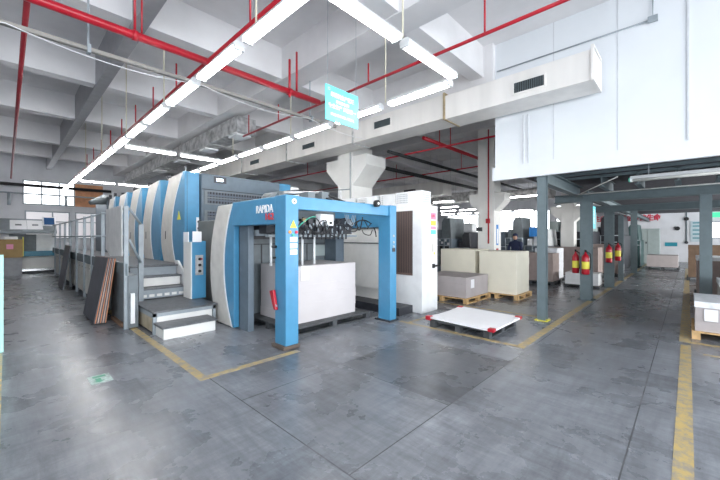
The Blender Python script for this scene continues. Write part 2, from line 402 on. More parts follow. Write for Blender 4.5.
def far_ducts():
    t = thing('air_duct', 'off-white duct with a square end high in the far hall left of the concrete column', 'duct', (14, 9.5, 3.6))
    box('duct_body', duct_m, 13.9, 14.7, 8.1, 14, 3.55, 4.2, t, .01)
    box('grille', dark, 13.88, 13.9, 9.6, 10.3, 3.75, 3.95, t)
    for y in (9, 13): MB().tube([(14.3, y, 4.2), (14.3, y, CZ)], .01).build('hanger', gal, t)
    t = thing('air_duct', 'shiny galvanised round-edged duct deep in the hall behind the left side of the concrete column', 'duct', (17.5, 8, 3.2))
    box('duct_body', gal, 17.2, 18.2, 7.5, 16, 3.55, 4.05, t, .12)
    for y in (8, 12, 15): MB().tube([(17.7, y, 4.0), (17.7, y, CZ)], .01).build('hanger', gal, t)
    t = thing('air_duct', 'shiny duct deep in the hall between the concrete column and front mezzanine column', 'duct', (17.5, 5.2, 3.2))
    box('duct_body', gal, 16.0, 16.9, 4.2, 6.6, 3.3, 3.75, t, .1)
    MB().tube([(16.4, 5.2, 3.7), (16.4, 5.2, CZ)], .01).build('hanger', gal, t)
far_ducts()

# ------------------------------------------------------------ concrete columns
def concrete_column(x, y, w, zc, label, cz=.28, cl=.42, both=True, wx=None):
    wx = wx or w
    t = thing('concrete_column', label, 'column', (x + wx / 2, y + w / 2, 0), 'concrete columns of the hall')
    box('shaft', offwhite, x, x + wx, y, y + w, 0, 4.95 if x > 7.6 else 4.3, t, .01)
    for s in ((-1, 1) if both else (-1,)):
        ye = y if s < 0 else y + w
        MB().prism([(ye, zc), (ye + s * cl, zc), (ye + s * cl, zc - cz), (ye, zc - cz - cl)], 'x', x + .02, x + wx - .02).build('corbel', offwhite, t, .008)
    return t
c1 = concrete_column(7.0, 7.05, .62, 3.95, 'white concrete column with stepped brackets rising behind the feeder, beneath the long duct', .3, .55, True, .88)
MB().tube([(6.985, 7.12, 4.2), (6.985, 7.12, 2.3)], .014).tube([(6.985, 7.12, 3.0), (6.985, 7.66, 3.02)], .014).build('conduit', steel_l, c1)
box('junction_box', white_p, 6.94, 7.0, 7.5, 7.6, 2.7, 3.0, c1)
c2 = concrete_column(10.3, 4.25, .52, 2.95, 'white concrete column with fire alarm and coloured stickers beside the cream stacks', .25, .3)
MB().tube([(10.28, 4.42, 4.9), (10.28, 4.42, 1.4)], .02).build('conduit', red, c2)
box('alarm_box', red, 10.22, 10.26, 4.36, 4.48, 2.02, 2.16, c2); box('alarm_box', red, 10.22, 10.26, 4.36, 4.48, .9, 1.0, c2)
box('emergency_lamp', dark, 10.2, 10.3, 4.62, 4.77, 1.78, 1.9, c2)
for z0, z1, m in ((1.35, 1.98, bluetx), (1.15, 1.25, red), (.98, 1.12, yellow), (.86, .95, redtx)):
    box('sticker', m, 10.46, 10.6, 4.24, 4.25, z0, z1, c2)
box('sticker', sheetw, 10.49, 10.57, 4.236, 4.24, 1.4, 1.85, c2)
concrete_column(17.0, 3.55, .5, 2.95, 'pale concrete column far back behind the front mezzanine column')

# ------------------------------------------------------------ lights
def batten(label, axis, x, y, z, L=1.13, m=None, group=None, wires=False):
    t = thing('fluorescent_light', label, 'ceiling light', (x, y, z), group)
    def B(nm, mm, a0, a1, w0, w1, z0, z1, bv=0):
        if axis == 'y': box(nm, mm, x + w0, x + w1, y + a0, y + a1, z0, z1, t, bv)
        else: box(nm, mm, x + a0, x + a1, y + w0, y + w1, z0, z1, t, bv)
    mb = MB()
    prof = [(-.075, z + .02), (-.04, z + .07), (.04, z + .07), (.075, z + .02), (.07, z + .014), (-.07, z + .014)]
    if axis == 'y': mb.prism([(x + a, b) for a, b in prof], 'y', y, y + L)
    else: mb.prism([(y + a, b) for a, b in prof], 'x', x, x + L)
    mb.build('reflector_housing', white_p, t)
    for s in (-.036, .036):
        p0, p1 = ((x + s, y + .03, z - .008), (x + s, y + L - .03, z - .008)) if axis == 'y' else ((x + .03, y + s, z - .008), (x + L - .03, y + s, z - .008))
        MB().tube([p0, p1], .019, 8).build('tube', m or tube_m, t)
    for a in (0, L - .03): B('end_cap', white_p, a, a + .03, -.06, .06, z - .03, z + .013)
    if wires:
        for a in (.2, L - .2): B('hanging_wire', steel_l, a, a + .006, -.003, .003, z + .07, CZ)
    return t
ordn = ['nearest', 'second', 'third', 'fourth', 'fifth', 'sixth', 'seventh', 'eighth', 'ninth', 'tenth', 'eleventh', 'twelfth', 'thirteenth', 'fourteenth']
proto = None
def row(axis, x, y, z, count, pitch, fmt, group, m=None, wires=False):
    global proto
    for k in range(count):
        p = (x, y + k * pitch, z) if axis == 'y' else (x + k * pitch, y, z)
        lab = fmt % ordn[k]
        key = (axis, wires)
        if key not in PROTO: PROTO[key] = batten(lab, axis, *p, m=m, group=group, wires=wires)
        else:
            o = dup(PROTO[key], loc=p, label=lab); o['group'] = group
PROTO = {}
row('y', 1.88, 2.45, 3.8, 14, 1.3, 'lit tube light in the long row above the left walkway, %s from the camera', 'lights in the left row')
row('y', 4.42, 2.45, 3.8, 8, 1.3, 'lit tube light in the row above the feeder, %s from the camera', 'lights in the middle row')
row('x', 1.90, 2.33, 3.8, 2, 1.25, 'large lit tube light crossing between the two rows at the top, %s from the left', 'lights in the near cross row')
row('x', 2.02, 9.83, 3.8, 2, 1.22, 'tube light in the cross row over the first press tower, %s from left', 'lights in the second cross row')
row('x', 2.02, 17.1, 3.8, 2, 1.22, 'tube light in the far cross row over the press, %s from left', 'lights in the third cross row')
for k, (x, y, cnt) in enumerate(((14.6, 7.9, 3), (17.5, 9.2, 3), (20, 8, 4), (15.0, 4.4, 2), (23, 7, 5))):
    row('y', x, y, 3.3, cnt, 1.35, 'far hall tube light, ' + ('row over the grey machines', 'row behind the shiny duct', 'row before the bright windows', 'short row right of the concrete column', 'backmost row by the windows')[k] + ', %s from the camera', 'lights in the far hall', wires=True)
t = batten('unlit long tube light with green end hanging under the mezzanine', 'y', 7.8, -.75, 2.62, L=1.5, m=tube_off)
box('end_marker', green, 7.74, 7.86, .752, .77, 2.59, 2.66, t)
for y in (-.4, .5): MB().tube([(7.8, y, 2.69), (7.8, y, 2.93)], .008).build('hanger', steel_l, t)
# hanging rods of the light rows
for x, y, lab in ((1.88, 3.37, 'nearest rod on the left row of lights'), (1.88, 6.47, 'rod on the left row of lights just behind the thick red pipe'), (1.88, 9.1, 'third rod back on the left row of lights'), (1.88, 11.9, 'fourth rod back on the left row of lights'),
                  (1.88, 14.7, 'farthest rod on the left row of lights'), (4.42, 3.66, 'rod on the middle row of lights right of the cyan sign'), (4.42, 6.4, 'rod on the middle row of lights left of the cyan sign'), (4.42, 9.2, 'far rod on the middle row of lights'), (3.12, 2.33, 'rod between the two big cross lights')):
    tag(MB().tube([(x, y, 3.86), (x, y, CZ)], .011).build('hanging_rod', mat('cream_rod', (.62, .58, .46), .5)), 'cream ' + lab, 'rod', 'rods carrying the lights')

# ------------------------------------------------------------ pipes
def pipe(pts, r, m, label, cat='pipe', name='sprinkler_pipe', kids=()):
    t = thing(name, label, cat, pts[0])
    MB().tube(pts, r, 12).build('pipe_run', m, t)
    for p, q, rr in kids: MB().tube([p, q], rr, 8).build('branch', m, t)
    return t
p = pipe([(-4, 5.34, 4.3), (4.36, 5.34, 4.3)], .055, red, 'thick red pipe crossing the ceiling from top left to the cyan sign', kids=[((1.2, 5.34, 4.36), (1.2, 5.34, 5.55), .016), ((1.28, 5.34, 4.3), (1.28, 5.34, 5.2), .012), ((3.66, 5.34, 4.2), (3.66, 5.34, 4.9), .022), ((3.82, 5.34, 4.36), (3.82, 5.34, 5.1), .02)])
for x in (1.2, 3.66): MB().tube([(x - .03, 5.34, 4.3), (x + .03, 5.34, 4.3)], .068, 12).build('coupling', red, p)
k2 = [((2.15, y, 4.3), (2.15, y, 4.75), .014) for y in (6.7, 8.1, 9.5, 10.9, 12.3, 13.7, 15.1, 16.5)] + [((2.15, 4.0, 4.3), (2.15, 4.0, 5.5), .014)]
pipe([(2.15, -4, 4.3), (2.15, 20, 4.3)], .024, red, 'thin red pipe running along the left row of lights', kids=k2)
k3 = [((4.42, y, 4.3), (4.42, y, z), .014) for y, z in ((1.05, 5.4), (1.95, 4.9), (4.05, 4.65), (6.9, 4.7), (8.3, 4.8))]
pipe([(4.42, -4, 4.3), (4.42, 8.6, 4.3)], .024, red, 'thin red pipe running past the cyan sign towards the upper right', kids=k3)
pipe([(.17, 1, 4.3), (.17, 22.4, 4.3)], .03, mat('dark_red_paint', (.28, .02, .03), .4), 'dark red pipe running away along the far left ceiling')
pipe([(7.6, 5.0, 4.2), (14, 5.0, 4.2)], .05, red, 'red pipe in the dark ceiling beyond the duct', kids=[((9, 5.0, 4.2), (9, 5.0, 4.9), .015), ((11, 5, 4.2), (11, 5, 4.9), .015)])
pipe([(8.4, 3.0, 4.1), (8.4, 16, 4.1)], .025, red, 'thin red pipe crossing beyond the duct, left of the concrete column', kids=[((8.4, y, 4.1), (8.4, y, 4.7), .014) for y in (5, 8, 11)])
pipe([(11.6, 5.0, 4.1), (11.6, 18, 4.1)], .025, red, 'farther thin red pipe deep in the dark ceiling', kids=[((11.6, y, 4.1), (11.6, y, 4.7), .014) for y in (6, 9, 12)])
pipe([(7.6, 6.2, 4.05), (20, 6.2, 4.05)], .05, black, 'black pipe sloping across the dark ceiling beyond the duct', name='dark_pipe')
pipe([(7.6, 7.6, 4.0), (20, 7.6, 4.0)], .07, black, 'thick black cable duct farther back in the dark ceiling', name='dark_pipe')
pipe([(-4, 21.6, 3.95), (3.8, 21.6, 3.95)], .07, black, 'thick black pipe in front of the bright upper window', name='dark_pipe')
pipe([(-4, 21.4, 3.55), (6, 21.4, 3.55)], .035, steel_l, 'grey pipe below the bright upper window at the back wall', name='wall_pipe', kids=[((.1, 21.4, 3.55), (.1, 21.4, 3.0), .06), ((2.0, 21.4, 3.55), (2.0, 21.4, 3.1), .05)])
# cable tray
t = thing('cable_tray', 'slim grey metal cable tray crossing below the thick red pipe', 'cable tray', (2, 5.77, 4.1))
MB().box(-4, 5.2, 5.74, 5.80, 4.08, 4.13).build('tray', mat('tray_grey', (.28, .27, .25), .5), t)
for x in (.77, 4.5): MB().box(x - .02, x + .02, 5.72, 5.82, 4.05, 4.16).box(x - .012, x + .012, 5.81, 5.82, 4.16, CZ).build('hanger', steel_l, t)
mb = MB(); pts = []
for i in range(61):
    x = -3 + 9 * i / 60; ph = (x % 2.2) / 2.2; pts.append((x, 5.70, 4.08 - .11 * 4 * ph * (1 - ph)))
mb.tube(pts, .006, 5).build('cable', white_p, t)
# conduit on the mezzanine wall
t = thing('conduit', 'thin grey conduit with junction box on the white mezzanine wall above the duct', 'pipe', (7.05, 2.9, 4.7))
MB().tube([(7.05, 2.85, 5.02), (7.05, .40, 5.02), (7.05, .40, 5.58)], .014).build('conduit_run', steel_l, t)
box('junction_box', steel_l, 7.02, 7.07, .34, .46, 4.98, 5.07, t)
MB().tube([(6.92, 2.9, 4.75), (6.92, 9, 4.75)], .03).build('cable_bundle', steel_l, t)
t = thing('conduit', 'grey conduit along the upper right edge of the mezzanine wall beside the red pipe', 'pipe', (4.5, 0, 4.36))
MB().tube([(4.5, -4, 4.36), (4.5, 3.0, 4.36)], .012).build('conduit_run', steel_l, t)

# ------------------------------------------------------------ hanging cyan sign
t = thing('hanging_sign', 'cyan hanging sign board with white characters near the top centre', 'sign', (3.38, 3.6, 3.22))
box('board', cyan, 3.06, 3.70, 3.6, 3.615, 3.23, 3.72, t)
for s, z, w, sz in (('印刷机生产区域', 3.60, .46, .075), ('印刷车间', 3.515, .26, .05), ('安全生产 质量第一', 3.44, .54, .07), ('PRINTING AREA', 3.325, .46, .05)):
    text('lettering', s, sheetw, sz, (3.38, 3.598, z), '-y', t, .001, w, bold=.002)
text('emblem', '◎', mat('emblem_pink', (.75, .5, .6), .5), .05, (3.12, 3.598, 3.665), '-y', t, .001)
for x in (3.1, 3.66): MB().tube([(x, 3.607, 3.72), (x, 3.607, CZ)], .003, 5).build('hanging_wire', steel_l, t)

# ------------------------------------------------------------ printing press
press = thing('printing_press', 'long blue and beige offset printing press line with curved tower panels', 'printing press', (4.1, 12, 0))
def dpanel(y0, x0, x1, inner, outer, parent, thick=.30, zt=3.08, zb=.95, front=True, smallside=1):
    (i0, im, i1), (o0, om, o1) = inner, outer
    ia = arc3(i0, im, i1); oa = arc3(o0, om, o1)
    tw = .045
    ib = [(y + tw, z) for y, z in ia]
    MB().prism([(y0, zt)] + ia + [(y0, i1[1])], 'x', x0, x1).build('blue_panel', blue_d, parent, .006)
    MB().prism(ia[::-1] + ib, 'x', x0 - .006 * smallside, x1).build('white_trim', white_p, parent)
    MB().prism(ib[::-1] + oa, 'x', x0, x1).build('curved_cover', beige, parent, .012)
for k in range(5):
    y0 = 8.13 + 1.72 * k
    u = MB().box(3.1, 5.2, y0 + .12, y0 + 1.35, .6, 3.02).build('printing_unit', grey_b, press, .02)
    WORLD[u.name] = WORLD[press.name]
    inner = ((y0 + .08, 3.08), (y0 + .80, 2.0), (y0 + .54, .95)); outer = ((y0 + 1.03, 3.04), (y0 + 1.66, 1.85), (y0 + 1.42, .95))
    dpanel(y0, 2.78, 3.1, inner, outer, u)
    dpanel(y0, 5.2, 5.6, inner, outer, u)
    MB().box(2.775, 2.78, y0 + 1.28, y0 + 1.33, 1.55, 1.75).build('latch', dark, u)
u0 = [o for o in C.objects if o.name.startswith('printing_unit')][0]
# first tower: -y end face details
MB().box(2.83, 2.835, 8.122, 8.13, 1.0, 3.06).build('panel_seam', dark, u0)
MB().prism([(8.37, 2.0), (8.59, 2.0), (8.48, 2.2)], 'x', 2.77, 2.779).build('warning_sticker', yellow, u0)
e = MB()
for z in (1.35, 1.5, 1.65, 1.8, 1.95): e.tube([(3.08, 8.13, z), (3.08, 8.05, z)], .03).tube([(3.13, 8.07, z), (3.2, 8.07, z)], .02)
e.build('hook', black, u0)
box('hook_rail', white_p, 3.03, 3.09, 8.115, 8.13, 1.2, 2.05, u0)
# delivery housing with grilles
h = MB().box(3.12, 5.2, 8.05, 8.25, 1.9, 3.07).build('top_housing', grey_b, press, .015)
WORLD[h.name] = WORLD[press.name]
box('display_frame', dark, 3.40, 3.70, 8.04, 8.05, 2.88, 3.03, h); box('display', lcd, 3.46, 3.62, 8.035, 8.04, 2.92, 2.99, h)
text('display_text', '7925', dark, .06, (3.54, 8.033, 2.955), '-y', h, .001)
for z0, z1 in ((2.36, 2.68), (1.92, 2.22)):
    g = box('grille_frame', grey_m, 3.18, 5.15, 8.03, 8.05, z0, z1, h); WORLD[g.name] = WORLD[press.name]
    zm = (z0 + z1) / 2
    for a, b in ((z0 + .03, zm - .015), (zm + .015, z1 - .03)): box('grille', lou_dark, 3.25, 5.08, 8.022, 8.03, a, b, g)
box('grille_gap', black, 3.13, 5.18, 8.04, 8.05, 2.70, 2.715, h)
ib = MB().box(3.15, 5.2, 8.1, 8.25, .4, 1.9); ib.build('dark_interior', dark, press)
mb = MB()
for z, r in ((1.75, .07), (1.55, .09), (1.32, .1), (1.1, .08)): mb.tube([(3.16, 7.98, z), (5.15, 7.98, z)], r, 14)
mb.build('rollers', mat('roller_maroon', (.14, .05, .045), .35), press)
MB().box(3.2, 5.0, 7.90, 7.95, 1.86, 1.9).build('roller_guard', red_dk, press)
mb = MB().tube([(3.0, 8.7, 3.02), (3.02, 8.75, 3.3), (3.05, 8.85, 3.32), (3.1, 8.95, 3.05)], .015)
mb.build('lifting_hook', steel_l, press)
# ink piping over the towers
mb = MB()
for k in range(1, 5):
    y = 8.13 + 1.72 * k; mb.tube([(3.0, y + .1, 3.0), (3.0, y + .2, 3.22), (3.6, y + .3, 3.26)], .03)
mb.build('ink_hose', dark, press)
MB().box(2.85, 5.2, 17.0, 19.5, .2, 3.2).build('delivery_tower', grey_b, press, .02)
MB().tube([(2.85, 17.2, 3.15), (2.3, 17.0, 2.95)], [.22, .08], 12).build('extractor_cone', grey_m, press)
MB().box(5.61, 5.95, 8.13, 8.6, 2.0, 3.05).build('white_end_cover', white_p, press, .08)
mb = MB()
for i in range(14): x = 2.9 + .165 * i; mb.box(x, x + .1, 16.9, 17.0, 2.95 + .12 * (i % 3), 3.3 + .1 * (i % 2))
mb.build('valve_bank', dark, press)
# feeder body
f = MB().box(2.98, 5.25, 6.25, 7.9, .12, 1.95).build('feeder_body', mat('feeder_olive_grey', (.16, .17, .165), .5), press, .02)
mb = MB().box(2.9, 5.3, 6.0, 6.25, .05, 1.95); mb.build('feeder_back_plate', grey_m, press)
mb = MB()
for x in (3.45, 4.0, 4.55): mb.box(x, x + .02, 5.985, 6.0, .3, 1.45)
mb.box(3.0, 5.25, 5.985, 6.0, 1.45, 1.47); mb.build('plate_joint', dark, press)
MB().box(4.75, 5.05, 5.975, 5.985, 1.18, 1.42).build('plate_label', greycab, press)
MB().box(5.05, 5.3, 5.6, 5.98, 0, 1.9).build('feeder_post', grey_b, press, .01)
MB().box(2.82, 2.93, 5.32, 5.62, 0, 1.79).build('feeder_post', grey_b, press, .01)
MB().box(2.86, 2.92, 5.69, 6.0, 0, 1.79).build('feeder_cheek', grey_m, press)
# feeder side panel
fp = MB().box(2.8, 3.0, 5.74, 6.35, .02, 2.1).build('feeder_side', grey_b, press); WORLD[fp.name] = WORLD[press.name]
dpanel(5.69, 2.75, 2.85, ((5.73, 2.18), (6.06, 1.10), (5.74, .02)), ((6.33, 2.18), (6.68, 1.10), (6.42, .02)), fp, zt=2.18, zb=.02)
fs2 = MB().box(5.1, 5.25, 6.0, 6.4, .02, 2.1).build('feeder_side', grey_b, press)
# blue portal frame
pf = MB().box(2.72, 2.94, 4.06, 4.34, .06, 2.2).build('frame_post', blue_d, press, .012); WORLD[pf.name] = WORLD[press.name]
pr = MB().box(5.02, 5.21, 4.04, 4.34, .02, 2.2).build('frame_post', blue_d, press, .012); WORLD[pr.name] = WORLD[press.name]
sb = MB().box(2.73, 2.93, 4.34, 5.70, 1.79, 2.195).build('side_beam', blue_d, press, .01); WORLD[sb.name] = WORLD[press.name]
MB().box(2.94, 5.02, 4.08, 4.2, 2.0, 2.19).build('front_beam', blue_d, press, .01)
MB().box(5.03, 5.2, 4.34, 6.0, 1.79, 2.19).build('side_beam', blue_d, press, .01)
text('maker_lettering', 'RAPIDA', sheetw, .17, (2.722, 4.64, 2.02), '-x', sb, .005, .48, bold=.001)
text('model_number', '162', mat('badge_red', (.70, .05, .05), .4), .14, (2.722, 4.50, 1.90), '-x', sb, .005, .22, bold=.001)
y = 4.055
MB().tube([(2.86, 4.06, 2.11), (2.86, 4.05, 2.11)], .04, 16).build('round_badge', sheetw, pf)
MB().tube([(2.86, 4.05, 2.11), (2.86, 4.046, 2.11)], .016, 12).build('badge_centre', grey_m, pf)
MB().prism([(2.79, 1.73), (2.9, 1.73), (2.845, 1.84)], 'y', 4.052, 4.06).build('warning_triangle', yellow, pf)
text('warning_mark', '!', dark, .06, (2.845, 4.05, 1.765), '-y', pf, .001)
for x, m in ((2.785, orange), (2.84, green), (2.895, redtx)): MB().tube([(x, 4.06, 1.67 if x != 2.84 else 1.63), (x, 4.045, 1.67 if x != 2.84 else 1.63)], .022, 12).build('push_button', m, pf)
for z in (1.53, 1.44, 1.35):
    o = box('instruction_label', sheetw, 2.79, 2.91, 4.053, 4.06, z, z + .07, pf)
MB().tube([(2.65, 4.3, 1.46), (2.72, 4.3, 1.46)], .02).tube([(2.68, 4.32, 1.3), (2.72, 4.32, 1.3)], .015).build('latch', black, pf)
MB().box(2.69, 2.97, 4.06, 4.4, .0, .06).build('foot', mat('rusty_foot', (.10, .075, .06), .7), pf, .015)
MB().box(4.98, 5.25, 4.02, 4.4, .0, .03).build('foot', dark, pr)
mb = MB()
for z in (1.62, 1.5, 1.42): mb.tube([(5.12, 4.04, z), (5.12, 4.03, z)], .022, 12)
mb.build('indicator', greycab, pr)
MB().box(5.08, 5.16, 4.03, 4.04, 1.32, 1.39).build('switch', dark, pr)
# wheel on the front beam
MB().tube([(4.62, 4.06, 2.20), (4.62, 3.99, 2.20)], .062, 18).build('handwheel', black, press)
MB().tube([(4.62, 3.99, 2.20), (4.62, 3.98, 2.20)], .022, 12).build('handwheel_hub', sheetw, press)
# suction head
mb = MB().box(2.95, 5.0, 4.9, 5.0, 1.6, 1.64).box(2.95, 5.0, 5.25, 5.4, 1.62, 1.72)
mb.build('head_bar', steel_l, press)
mb = MB()
for i in range(110):
    x = random.uniform(2.98, 4.6); y = random.uniform(4.55, 5.3); z = random.uniform(1.63, 1.86)
    s = random.uniform(.015, .05)
    if i % 3: mb.box(x, x + s * 1.6, y, y + s, z, z + s * 2)
    else: mb.tube([(x, y, z), (x, y, z + .12)], s * .5, 8)
for i in range(16): x = 3.0 + i * .1; mb.tube([(x, 4.7, 1.56), (x, 4.7, 1.66)], .016, 8)
mb.box(2.98, 4.95, 5.0, 5.24, 1.66, 1.97)
mb.build('suction_head', dark, press)
for i in range(30):
    x = 3.0 + .052 * i; y = random.uniform(4.5, 4.6); z = random.uniform(1.64, 1.84); MB().tube([(x, y, z), (x + random.uniform(-.02, .02), y, z + .05)], .012, 6).build('suction_fitting', steel_l, press)
mb = MB()
for i in range(10):
    x = 3.1 + .2 * i + random.uniform(-.05, .05); w = random.uniform(.25, .5); z = random.uniform(1.68, 1.82)
    mb.tube([(x + w * j / 8, 4.5 + .03 * math.sin(j), z + .14 * math.sin(PI * j / 8) * (1 if i % 2 else -.7)) for j in range(9)], .009, 6)
mb.tube([(4.9 - .3 * math.cos(PI * j / 10), 4.55, 1.8 + .22 * math.sin(PI * j / 10) - .02 * j) for j in range(11)], .012, 6)
mb.tube([(4.55 + .02 * j, 4.5, 1.98 - .25 * math.sin(PI * j / 10)) for j in range(11)], .012, 6)
mb.build('air_hose', black, press)
mb = MB()
for k in range(3): mb.tube([(4.2 + .04 * k + .2 * j / 10, 4.42, 2.0 - (.16 + .02 * k) * math.sin(PI * j / 10)) for j in range(11)], .007, 6)
mb.build('air_hose', steel_l, press)
MB().tube([(3.2 + .4 * j / 10, 4.5, 1.72 + .22 * math.sin(PI * .5 * j / 10)) for j in range(11)], .01, 6).build('air_hose', green, press)
cbx = MB().box(3.78, 4.08, 4.58, 4.72, 1.80, 2.0).build('head_control_box', sheetw, press, .01); WORLD[cbx.name] = WORLD[press.name]
for x in (3.86, 4.0): MB().tube([(x, 4.58, 1.85), (x, 4.555, 1.85)], .022, 10).build('knob', black, cbx)
mb = MB().tube([(3.42, 4.6, 1.88), (3.42, 4.56, 1.88)], .035, 12); mb.build('brass_valve', mat('brass', (.45, .35, .18), .4, metal=.6), press)
for x, y in ((3.18, 5.2), (3.66, 4.95), (3.93, 4.95)): MB().tube([(x, y, 1.1), (x, y, 1.62)], .022, 8).build('guide_rod', white_p, press)
MB().tube([(3.1, 5.4, 1.74), (3.22, 5.35, 1.72)], .03).build('blue_valve', bluetx, press)
MB().box(3.0, 4.9, 5.5, 5.9, 1.56, 1.95).build('sheet_gate', dark, press)
mb = MB().tube([(3.4, 5.2, 2.3), (3.4, 5.7, 2.3)], .12, 14).box(3.15, 4.4, 4.9, 5.0, 1.92, 2.32).box(3.6, 3.75, 4.7, 4.95, 2.1, 2.38).box(3.95, 4.12, 4.75, 4.95, 2.18, 2.42)
MB().tube([(4.5, 6.8, 2.62), (5.1, 6.9, 2.72), (5.3, 7.2, 2.75)], .06, 12).build('extraction_hose', dark, press)
mb.build('feeder_gearbox', grey_m, press)
mb = MB().tube([(4.0, 4.8, 2.4), (4.3, 4.7, 2.3), (4.5, 4.6, 2.22)], .02).tube([(4.0, 4.7, 2.3), (4.2, 4.5, 2.2), (4.6, 4.3, 2.22)], .012); mb.build('air_hose', black, press)
MB().tube([(3.3, 5.0, 2.36), (4.05, 4.85, 2.42)], .025).build('cross_pipe', gal, press)
# air gun
t = thing('air_gun', 'red hand air gun hung on the side of the near blue frame post', 'tool', (2.66, 4.26, .6))
MB().prism([(4.29, .84), (4.39, .82), (4.28, .56), (4.22, .56)], 'x', 2.655, 2.70).build('handle', red, t, .01)
MB().tube([(2.66, 4.2, .62), (2.715, 4.36, .66)], .01).build('hook', steel_l, t)

# ------------------------------------------------------------ platform, stairs, gallery
pl = thing('step_platform', 'low grey treadplate platform with white sides in front of the press stairs', 'platform', (2.2, 6.9, 0))
box('top_plate', tread, 1.66, 2.72, 6.28, 7.6, .345, .375, pl)
mb = MB()
for x, y in ((1.67, 6.29), (2.64, 6.29), (1.67, 7.5)): mb.box(x, x + .05, y, y + .06, 0, .345)
mb.box(1.67, 2.69, 6.29, 6.34, .285, .345).box(1.67, 1.71, 6.35, 7.5, .265, .345)
mb.build('frame', steel_l, pl)
box('front_panel', offwhite, 1.73, 2.63, 6.31, 6.33, .03, .284, pl)
box('side_panel', mat('scuffed_beige_panel', (.42, .36, .26), .6, var=.15), 1.68, 1.70, 6.36, 7.49, .03, .264, pl)
stp = thing('step', 'small low white step with grey tread in front of the platform', 'step', (2.1, 6.0, 0))
box('body', offwhite, 1.70, 2.50, 5.86, 6.27, .0, .17, stp); box('tread', tread, 1.67, 2.53, 5.83, 6.275, .171, .2, stp)
st = thing('press_stairs', 'short metal staircase with grey treads and white risers leading up to the press walkway', 'stairs', (2.2, 7.9, 0))
for k, (y, z) in enumerate(((7.62, .59), (7.87, .80), (8.1, 1.0))):
    box('tread', tread, 1.72, 2.62, y - .03, y + (.27 if k < 2 else .06), z - .03, z, st)
    box('riser', (steel_l, offwhite, steel_l)[k], 1.74, 2.6, y, y + .015, z - .2, z - .031, st)
for i in range(6): x = 1.82 + i * .135; MB().box(x, x + .09, 7.612, 7.62, .42, .47).build('cutout', offwhite, st)
MB().prism([(7.45, .375), (7.45, .62), (8.15, 1.08), (8.3, 1.08), (8.3, .85), (7.62, .375)], 'x', 2.64, 2.68).build('stringer', white_p, st)
MB().prism([(7.6, .3), (8.3, 1.0), (8.3, .0), (7.6, .0)], 'x', 1.66, 1.71).build('stringer', steel_l, st)
MB().box(1.75, 1.83, 7.5, 7.56, .375, 1.85).build('newel_post', steel_l, st)
# gallery
gy0, gy1 = 7.0, 20.3
g = thing('walkway', 'raised grey walkway with railing along the press with cream cabinets underneath', 'walkway', (2, 13, 0))
MB().box(1.46, 2.76, 8.3, gy1, .93, 1.0).build('deck', tread, g)
MB().box(1.44, 1.46, 6.98, gy1, .93, 1.14).build('kick_plate', steel_g, g)
MB().box(1.47, 1.62, 6.98, 8.28, .02, .93).build('end_panel', grey_m, g)
MB().box(1.5, 1.56, 6.93, 6.975, .1, .62).build('end_strip', white_p, g)
yy = 8.6; k = 0
while yy < gy1 - 1.0:
    c = MB().box(1.48, 1.9, yy, yy + 1.04, .1, .92).build('cabinet', grey_m, g); WORLD[c.name] = WORLD[g.name]
    for a in (0, .52):
        d = MB().box(1.462, 1.48, yy + a + .02, yy + a + .5, .13, .90).build('door', mat('cream_door', (.58, .57, .52), .5), c)
        MB().tube([(1.462, yy + a + .1, .8), (1.455, yy + a + .1, .8)], .02).build('door_latch', dark, c)
    yy += 1.08
posts = [(7.02, 0., .07)] + [(y, 0., .045) for y in (9.05, 10.35, 11.5, 12.9, 14.3, 15.8, 17.4, 19.2)]
for y, z0, w in posts: MB().box(1.42, 1.44 + w * .2 + .03, y, y + w, z0, 2.14).build('railing_post', steel_l, g)
for z in (2.1, 1.62): MB().tube([(1.45, 7.05, z), (1.45, gy1, z)], .02).build('rail', steel_l, g)
MB().tube([(1.5, 7.05, 2.1), (1.79, 7.53, 1.84)], .022).tube([(1.5, 7.05, 1.55), (1.79, 7.53, 1.1)], .022).build('stair_handrail', steel_l, g)
mb = MB().prism([(6.97 + .12, 2.15), (8.42, 2.15), (8.45, 1.36), (8.2, 1.30), (8.0, 1.24), (6.97 + .12, 1.27)], 'x', 1.395, 1.412)
tag(mb.build('hanging_board', mat('aged_white_board', (.62, .61, .60), .6, var=.06)), 'plain off-white board hung on the walkway railing at the stair end', 'board')
# grey machines on the gallery behind the rail, far end
mb = MB()
# ------------------------------------------------------------ console by press
t = thing('control_console', 'blue and white upright control console with knobs on the stair platform', 'control panel', (2.7, 7.3, .375))
box('side_cover', offwhite, 2.53, 2.55, 7.06, 7.46, .376, 1.50, t)
b = box('cabinet', blue_d, 2.55, 2.82, 7.05, 7.46, .376, 1.52, t, .008); WORLD[b.name] = WORLD[t.name]
p = box('knob_panel', gal, 2.61, 2.76, 7.04, 7.05, .84, 1.24, t); WORLD[p.name] = WORLD[t.name]
for z in (.92, 1.04, 1.16): MB().tube([(2.69, 7.04, z), (2.69, 7.015, z)], .028, 12).build('knob', black, p)
MB().tube([(2.72, 7.04, 1.16), (2.72, 7.012, 1.16)], .018, 12).build('stop_button', red, p)
tag(MB().box(2.50, 2.515, 7.12, 7.38, 1.50, 1.70).build('paper_sheet', sheetw), 'white paper sheet taped at the left top of the console', 'paper')
tag(MB().box(2.55, 2.72, 7.02, 7.035, 1.50, 1.71).build('paper_sheet', sheetw), 'white paper sheet taped on the front top of the console', 'paper')

